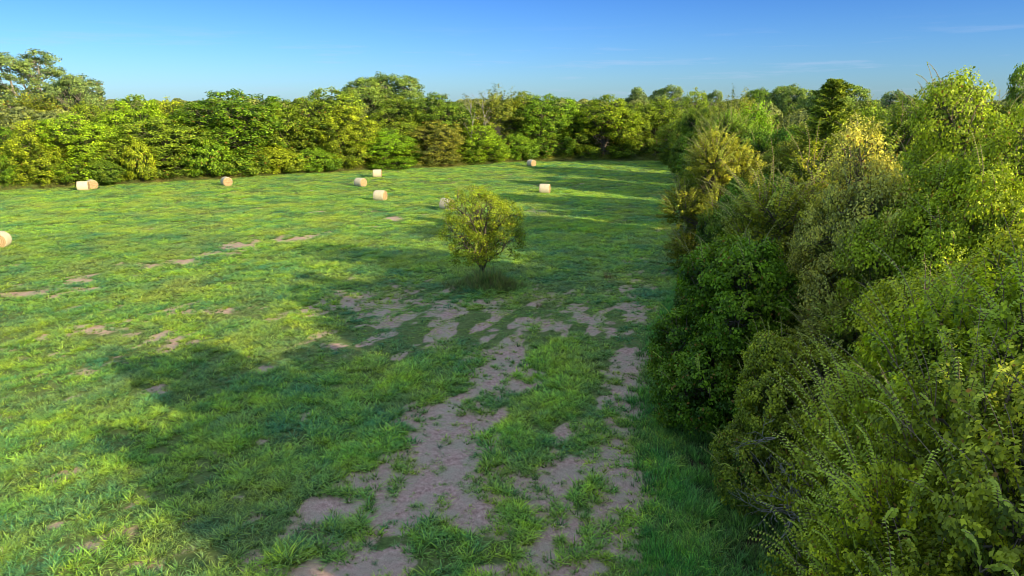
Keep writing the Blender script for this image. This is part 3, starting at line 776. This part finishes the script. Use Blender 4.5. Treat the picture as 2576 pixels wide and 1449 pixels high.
    # the near right wood, front to back: kind, x, y, H, R, colour, label
    # kind, photo x and y of the crown top, distance, radius, colour, label
    near = [
        ('near1', 1862, 585, 29, 3.6, (.085, .17, .02), 'dense deep green tree bulging into the grass, front of the right wood'),
        ('near1', 2005, 835, 22.5, 2.4, (.17, .22, .04), 'olive shrub tree with grey dead twigs in front of the dense green tree'),
        ('elm', 2330, 1080, 18.5, 2.7, (.12, .17, .05), 'grey green elm scrub at the bottom right above the silver dead branch'),
        ('elm', 2190, 760, 24.5, 3.3, (.14, .17, .05), 'olive elm between the dense green tree and the right edge'),
        ('near2', 2520, 1000, 11.8, 2.5, (.22, .27, .03), 'yellow green elm with arching leaf rows at the bottom right corner'),
        ('near2', 2380, 740, 15.5, 2.8, (.19, .23, .03), 'elm with long arching shoots near the right edge, below eye level'),
        ('near3', 2480, 560, 17.5, 3.2, (.22, .26, .03), 'yellowish elm with bare purple stems by the right edge'),
        ('near2', 2270, 520, 27.5, 3.8, (.18, .21, .04), 'tall olive elm with upright shoots in the middle of the right wood'),
        ('near2', 2060, 385, 37, 4.2, (.19, .22, .04), 'olive elm with many pale vertical stems behind the dense green tree'),
        ('elm', 1812, 332, 57.5, 4.0, (.17, .20, .04), 'rusty olive tree with pinkish stems where the wood juts to the field'),
        ('near1', 1915, 430, 45, 3.0, (.08, .17, .03), 'green bush tree on the field side of the elm stems'),
        ('near1', 1840, 500, 42, 3.1, (.07, .13, .025), 'shadowy bush above the dense deep green tree'),
        ('near3', 2250, 300, 27.5, 3.6, (.28, .30, .12), 'tree with silvery cream leaves left of the tall bright green one'),
        ('near3', 2455, 188, 29.5, 4.3, (.16, .235, .03), 'tall bright green tree against the sky near the right edge'),
        ('near3', 2570, 228, 23, 3.6, (.18, .25, .03), 'vivid green leafy tree at the right edge at eye level'),
        ('near3', 2420, 400, 23, 3.3, (.2, .28, .03), 'lime green tree just left of the vivid one at eye level'),
        ('elm', 2170, 430, 46, 3.4, (.16, .19, .04), 'olive elm filling behind the silvery tree'),
        ('near1', 1960, 310, 66, 4.4, (.08, .17, .03), 'green tree behind the rusty olive tree on the wood edge'),
        ('near3', 2060, 300, 60, 4.4, (.15, .19, .04), 'olive tree standing under the feathery cedar'),
        ('elm', 1850, 285, 84, 4.6, (.10, .18, .03), 'green edge tree in the back of the wood, third before the corner'),
        ('near1', 1815, 270, 102, 5.0, (.12, .18, .03), 'olive green edge tree in the back of the wood, second before the corner'),
        ('near1', 1770, 262, 128, 5.2, (.10, .17, .03), 'green edge tree in the back of the wood, nearest the corner'),
        ('elm', 2345, 236, 38, 4.4, (.13, .19, .03), 'tall olive green tree behind the silvery tree'),
        ('elm', 2560, 690, 14.2, 3.0, (.20, .27, .03), 'yellow green tree at the right border behind the arching shoots'),
        ('elm', 2700, 900, 10.5, 2.8, (.15, .19, .03), 'elm just outside the right lower corner'),
    ]
    bo = 1.65
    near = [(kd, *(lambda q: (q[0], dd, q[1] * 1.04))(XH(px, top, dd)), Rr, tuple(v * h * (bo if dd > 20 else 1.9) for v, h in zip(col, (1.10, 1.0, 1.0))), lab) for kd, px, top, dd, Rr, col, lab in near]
    near += [
        # the belt goes on beside and behind the viewpoint
        ('near1', 13.5, -2.0, 10.5, 3.6, (.09, .14, .02), 'green belt tree beside the viewpoint'),
        ('elm', 15.5, 3.0, 14.5, 3.8, (.09, .14, .02), 'taller belt tree right of the viewpoint'),
        ('near1', 18.5, 7.0, 18.5, 4.4, (.09, .14, .02), 'tallest belt tree in the second row right of the viewpoint'),
        ('near1', 17.0, -8.0, 12.0, 4.2, (.09, .14, .02), 'belt tree behind the viewpoint, right side'),
        ('near1', 21.0, 12.2, 15.6, 3.7, (.09, .16, .02), 'tree in the third row beyond the right border'),
        ('near1', 33.0, 50.0, 15.0, 4.6, (.13, .18, .03), 'green tree deep in the right wood behind the cedar'),
        ('near1', 36.0, 76.0, 15.0, 5.0, (.13, .18, .04), 'olive tree deep in the right wood, left of the cedar top'),
    ]
    for kd, x, y, H, Rr, col, lab in near:
        tree(kd, 'broadleaf_tree', x, y, H, Rr, trng.uniform(0, 6.28), col, lab, group=G2)
    # lone tree
    lx, ly = P(1213, 700)
    tree('lone', 'lone_tree', lx, ly - 1, 7.6, 3.35, 3.4, (.26, .34, .04), 'small lone tree standing by itself in the middle of the field')

    # ---------------- woods far behind, read as one mass
    rngd = np.random.default_rng(99)
    Vs = []; Fs = []; tt = []; ll = []; n0 = 0
    for k in range(520):
        d = rngd.uniform(145, 620) if k % 3 else rngd.uniform(130, 240)
        px = rngd.uniform(-300, 2900)
        x = (px - 1288) / F * d
        if x > -140 and in_wood(np.array([x]), np.array([d]))[0] < 14: continue
        h = rngd.uniform(12.5, 15.2) * (1 if d < 250 else 1.06) if px < 1500 else rngd.uniform(12, 15.5)
        r = rngd.uniform(3.5, 6)
        nq = int(1500 if d < 250 else 650)
        lf = .5 if d < 250 else .9
        dirs = norm(rngd.normal(size=(nq, 3)))
        dirs[:, 2] = np.abs(dirs[:, 2]) * 1.0 - .25
        bump = .8 + .35 * fbm(dirs[:, 0] * 3 + k, dirs[:, 1] * 3 + dirs[:, 2] * 3, k, 3)
        cen = np.array([x, d, h - r * .9]) + dirs * bump[:, None] * np.array([r, r, r * .9])
        v, f_ = leaf_quads(cen, dirs + rngd.normal(size=(nq, 3)) * .5, lf * rngd.uniform(.7, 1.3, nq), lf * .7, rngd)
        Vs.append(v); Fs.append(f_ + n0); n0 += len(v)
        tt.append(np.repeat(np.clip(bump * 2 - 1.5 + rngd.normal(0, .15), 0, 1), 4)); ll.append(np.repeat(rngd.uniform(0, .96, nq), 4))
    wm = build_mesh('distant_woods', np.concatenate(Vs), Fs, {'tint': ('FLOAT', np.concatenate(tt)), 'ltint': ('FLOAT', np.concatenate(ll))}, [M_leaf_pale])
    wo_ = link('distant_woods', wm); wo_.color = (.25, .29, .15, 1)  # distance haze put into the leaf colour: paler and bluer than nearer trees
    tag(wo_, 'olive grey woodland canopy stretching to the horizon behind the far trees', 'woodland', kind='stuff')

    # ---------------- undergrowth filling the foot of the woods
    Vs = []; Fs = []; tt = []; ll = []; n0 = 0
    spots = []
    for k in range(190):
        xx = rngd.uniform(-120, 45); yy_ = np.interp(xx, BW[:, 0], BW[:, 1]) + rngd.uniform(.8, 3.2); spots.append((xx, yy_, rngd.uniform(.7, 1.7), .22, 420))
    for k in range(90):
        yy_ = rngd.uniform(28, 170); xx = np.interp(yy_, RX[:, 1], RX[:, 0]) + rngd.uniform(1.2, 4); spots.append((xx, yy_, rngd.uniform(.6, 1.6), .16, 600))
    for xx, yy_, r, lf, nq in spots:
        dirs = norm(rngd.normal(size=(nq, 3))); dirs[:, 2] = np.abs(dirs[:, 2])
        rad = rngd.uniform(.45, 1.1, nq) * (.75 + .5 * fbm(dirs[:, 0] * 3 + xx, dirs[:, 1] * 3 + dirs[:, 2] * 3, 3, 3))
        cen = np.array([xx, yy_, .1]) + dirs * rad[:, None] * np.array([r * 1.3, r * 1.1, r * 1.1])
        v, f_ = leaf_quads(cen, dirs + rngd.normal(size=(nq, 3)) * .6, lf * rngd.uniform(.6, 1.3, nq), lf * .6, rngd)
        Vs.append(v); Fs.append(f_ + n0); n0 += len(v)
        tt.append(np.full(len(v), np.clip(rngd.normal(.45, .3), 0, 1))); ll.append(np.repeat(rngd.uniform(0, 1, nq), 4))
    um = build_mesh('undergrowth', np.concatenate(Vs), Fs, {'tint': ('FLOAT', np.concatenate(tt)), 'ltint': ('FLOAT', np.concatenate(ll))}, [M_leaf])
    uo = link('undergrowth', um); uo.color = (.17, .20, .05, 1)
    tag(uo, 'low tangled brush filling the shadowy foot of the tree lines', 'undergrowth', kind='stuff')

# ------------------------------------------------------------------ dead wood
rngb = np.random.default_rng(3)
def snag(px, pyb, top, dist, label, seed, spread=.45):
    x, H = XH(px, top, dist)
    T = Tubes(); r_ = np.random.default_rng(seed)
    pts_ = bez([0, 0, -.3], [r_.normal(0, .5), 0, H * .98], 0, 8, r_, .015); T.tube(pts_, np.linspace(.2, .05, 8), 7)
    for j in range(9):
        q = pts_[r_.integers(3, 8)]
        branching(T, r_, q, [r_.normal(0, .8), r_.normal(0, .5), 1.0], r_.uniform(1.0, 2.6), .07, 2, spread, 2, .12)
    o = link('dead_snag', T.mesh('dead_snag', M_dead)); o.location = (x, dist, 0)
    tag(o, label, 'dead tree', 'bleached dead snags')
snag(1188, 0, 258, base_d(1190) + 3.2, 'thinner bleached snag leaning left, above the lime yellow tree', 5)
snag(1222, 0, 246, base_d(1222) + 3.6, 'thicker bleached snag standing upright against the brownish crown', 8)

T = Tubes()
for j in range(13):
    a = rngb.uniform(-2.6, -.2) + math.pi * 0
    branching(T, rngb, [rngb.normal(0, .15), rngb.normal(0, .15), .9], [-abs(math.cos(a)) * 1.1, math.sin(a) * .9, rngb.uniform(-.2, .5)], rngb.uniform(.7, 1.3), .03, 3, .55, 2, .02)
bx_, by_ = P(2080, 1300)
o = link('dead_branch', T.mesh('dead_branch', M_dead)); o.location = (9.0, 18.3, 1.3); o.scale = (1.35, 1.35, 1.2)
T2 = Tubes(); T2.tube(bez([1.8, .6, -.6], [0, 0, .95], .4, 6, rngb, .03), np.linspace(.08, .04, 6), 7)
o2 = link('limb', T2.mesh('dead_limb', M_dead), o)
tag(o, 'silver grey dead branch with forked twigs hanging low at the wood foot', 'dead branch')
for k, (px_, py_, dd, lab) in enumerate(((1900, 1000, 23.0, 'short grey dead twig sticking out of the olive shrub, upper one'), (1900, 1110, 19.8, 'pale lichened dead twig sticking out low from the olive shrub'))):
    x_, h_ = XH(px_, py_, dd)
    T = Tubes()
    for j in range(3): branching(T, rngb, [.9, .6, -.2], [-1, -.5, .1], .9, .028, 3, .5, 2, .02)
    o = link('dead_branch', T.mesh('dead_twig', M_dead)); o.location = (x_, dd, h_)
    tag(o, lab, 'dead branch')

# grey dry shrub by the wood edge and dry tufts
gx_, gy_ = P(1722, 640)
T = Tubes()
for j in range(70):
    a = rngb.uniform(0, 6.28)
    branching(T, rngb, [math.cos(a) * .3, math.sin(a) * .4, 0], [math.cos(a) * .35, math.sin(a) * .35, 1.4], rngb.uniform(.8, 1.5), .012, 2, .35, 2, .1)
o = link('dry_shrub', T.mesh('dry_shrub', M_dead)); o.location = (gx_ - .2, gy_ + 2, 0); o.scale = (1.1, 1.6, 1.35)
tag(o, 'grey leafless dry shrub at the edge of the right wood', 'shrub')
M_straw = grass_material('straw_blades', (.3, .25, .13), (.4, .34, .2), (.5, .43, .27), (.45, .36, .22), .3)
for (px_, py_, sc__, lab) in ((1530, 702, 1.3, 'pale dry grass tuft at the end of the sunlit strip'), (1355, 775, .8, 'short straw coloured tuft near the lit grass strip')):
    x_, y_ = P(px_, py_)
    v, f_, t_, r_ = tuft(rngb, 60, .25, .6, .02, .6)
    o = link('dry_grass_tuft', build_mesh('dry_grass_tuft', v, [f_], {'bt': ('FLOAT', t_), 'brnd': ('FLOAT', r_)}, [M_straw])); o.location = (x_, y_, float(ground_h(np.array([x_]), np.array([y_]))[0])); o.scale = (sc__,) * 3
    tag(o, lab, 'grass tuft')

# ------------------------------------------------------------------ hay bales
def hay_material(name, end):
    m, nt, N, L = new_mat(name)
    tcn = nd(nt, 'ShaderNodeTexCoord'); ob = tcn.outputs['Object']
    sp = nd(nt, 'ShaderNodeSeparateXYZ'); L.new(ob, sp.inputs[0])
    n1 = noise(nt, 9, 5, .7, ob)
    if end:
        rr = math_(nt, 'SQRT', math_(nt, 'ADD', math_(nt, 'POWER', sp.outputs['Y'], 2.0), math_(nt, 'POWER', math_(nt, 'SUBTRACT', sp.outputs['Z'], .76), 2.0)))
        wv_ = math_(nt, 'SINE', math_(nt, 'ADD', math_(nt, 'MULTIPLY', rr, 46.0), math_(nt, 'MULTIPLY', n1, 7.0)))
        f_ = math_(nt, 'ADD', math_(nt, 'MULTIPLY', wv_, .22), n1)
        col = ramp(nt, f_, [(.2, (.17, .10, .05)), (.5, (.42, .28, .15)), (.8, (.66, .49, .29))])
    else:
        mpn = nd(nt, 'ShaderNodeMapping'); mpn.inputs['Scale'].default_value = (14, 1.5, 1.5); L.new(ob, mpn.inputs[0])
        n2 = noise(nt, 3, 5, .7, mpn.outputs[0])
        f_ = math_(nt, 'ADD', math_(nt, 'MULTIPLY', n2, .6), math_(nt, 'MULTIPLY', n1, .4))
        col = ramp(nt, f_, [(.3, (.42, .32, .20)), (.5, (.66, .56, .40)), (.68, (.84, .75, .58))])
    foot_brown = ramp(nt, sp.outputs['Z'], [(.0, .6), (.25, 0.)])  # browner and darker towards the foot of the bale
    col = mixc(nt, foot_brown, col, (.26, .17, .07))
    p = nd(nt, 'ShaderNodeBsdfPrincipled'); p.inputs['Roughness'].default_value = .9; p.inputs['Specular IOR Level'].default_value = .15
    L.new(col, p.inputs['Base Color'])
    bp = nd(nt, 'ShaderNodeBump'); bp.inputs['Strength'].default_value = .8; bp.inputs['Distance'].default_value = .04
    L.new(f_, bp.inputs['Height']); L.new(bp.outputs[0], p.inputs['Normal'])
    o = nd(nt, 'ShaderNodeOutputMaterial'); L.new(p.outputs[0], o.inputs[0])
    return m
M_wrap = hay_material('hay_wrap', False); M_end = hay_material('hay_end', True)
def bale_meshes(seed):
    r_ = np.random.default_rng(seed)
    Rb, Lb, na, nl = .79, 1.5, 48, 15
    th = np.arange(na) / na * 2 * math.pi
    xs = np.linspace(-Lb / 2, Lb / 2, nl)
    edge = 1 - .07 * np.abs(xs / (Lb / 2)) ** 7
    VV = []
    for x_, e in zip(xs, edge):
        rad = Rb * e * (1 + .03 * (fbm(th * 3 + 5, np.full(na, x_ * 3 + seed), 2, 3) - .5))
        yy_ = np.sin(th) * rad * 1.02; zz = np.cos(th) * rad
        zz = np.where(zz < -Rb * .86, -Rb * .86 + (zz + Rb * .86) * .25, zz)      # settled flat where it lies
        VV.append(np.stack([x_ + (fbm(th * 2, np.full(na, 3.), seed, 2) - .5) * .05 * np.sign(x_) * (abs(x_) > .7), yy_, zz + Rb * .88], 1))
    V_ = np.array(VV); idx = np.arange(nl * na).reshape(nl, na)
    f_ = np.stack([idx[:-1], np.roll(idx, -1, 1)[:-1], np.roll(idx, -1, 1)[1:], idx[1:]], -1).reshape(-1, 4)
    wrap = build_mesh('bale_wrap', V_.reshape(-1, 3), [f_], mats=[M_wrap], smooth=True)
    ends = []
    for s in (-1, 1):
        rim = V_[0 if s < 0 else -1]; cen = np.array([rim[:, 0].mean(), 0, Rb * .88])
        rings = []; K_ = 9
        for k in range(K_):
            t = 1 - k / K_
            q = cen + (rim - cen) * t * (.995 if k == 0 else 1)
            bul = s * (.035 * (1 - t * t) + .018 * (k % 2) + .02 * (fbm(th * 2 + k, np.full(na, k * .7), seed + 4, 2) - .5))
            q = q.copy(); q[:, 0] = rim[:, 0] * t + cen[0] * (1 - t) + (bul if k else 0)
            rings.append(q)
        Vr = np.concatenate(rings + [[cen + np.array([s * .04, 0, 0])]])
        ii = np.arange(K_ * na).reshape(K_, na)
        fr = np.stack([ii[:-1], ii[1:], np.roll(ii, -1, 1)[1:], np.roll(ii, -1, 1)[:-1]], -1).reshape(-1, 4)
        cap = np.stack([ii[-1], np.full(na, K_ * na), np.roll(ii[-1], -1)], 1)
        if s > 0: fr = fr[:, ::-1]; cap = cap[:, ::-1]
        ends.append(build_mesh('bale_end', Vr, [fr, cap], mats=[M_end], smooth=True))
    # loose straws sticking out round both rims and under the bale
    n = 420; a = r_.uniform(0, 6.28, n); sx = r_.choice([-1, 1], n)
    c_ = np.stack([sx * (Lb / 2 - r_.uniform(0, .12, n)), np.sin(a) * Rb * .97, np.cos(a) * Rb * .95 + Rb * .88], 1); c_[:, 2] = np.maximum(c_[:, 2], .03)
    dr = norm(np.stack([sx * 1.0, np.sin(a), np.cos(a)], 1) + r_.normal(size=(n, 3)) * .7)
    v, f2 = leaf_quads(c_ + dr * .03, r_.normal(size=(n, 3)), .13, .016, r_, dr)
    me = wrap; wv = np.empty(len(me.vertices) * 3, np.float32); me.vertices.foreach_get('co', wv)
    wrap2 = build_mesh('bale_wrap', np.vstack([wv.reshape(-1, 3), v]), [f_, f2 + len(me.vertices)], mats=[M_wrap], smooth=True)
    return [('wrap', wrap2), ('end_face', ends[0]), ('end_face', ends[1])]
protos = [bale_meshes(1), bale_meshes(2), bale_meshes(3)]
# px, py of the foot, turn of the axis, size
bales = [
    (204, 479, 22, 1.06, 'hay bale in front, left one of the touching pair by the far trees'),
    (226, 474.5, -48, 1.04, 'hay bale behind, right one of the touching pair by the far trees'),
    (567, 469.5, -52, 1.04, 'single hay bale in front of the broad green dome tree, round end turned this way'),
    (905, 471.5, -32, 1.03, 'hay bale behind the middle one, its spiral end turned right'),
    (948, 448, 3, 1.03, 'hay bale seen square from the side, nearest the fresh green tree'),
    (955, 507, -14, 1.05, 'hay bale in the open middle of the field, standing clear of the lone tree'),
    (1124, 530, -28, 1.04, 'hay bale partly hidden by the crown of the lone tree'),
    (1371, 488.5, -12, 1.05, 'hay bale in the right half of the field, close to the tree shadows'),
    (1337, 420, -50, 1.02, 'smallest and farthest hay bale, at the back corner by the trees'),
    (-10, 628, -72, 1.06, 'nearest hay bale, cut off by the left edge of the picture'),
]
for k, (px_, py_, ang, s_, lab) in enumerate(bales):
    x_, y_ = P(px_, py_); y_ += .7
    z_ = float(ground_h(np.array([x_]), np.array([y_]))[0])
    e = empty('hay_bale', (x_, y_, z_ - .02), R(ang), (s_, s_, s_))
    tag(e, lab, 'hay bale', 'round hay bales scattered over the field')
    for pn, me in protos[k % 3]: link(pn, me, e)
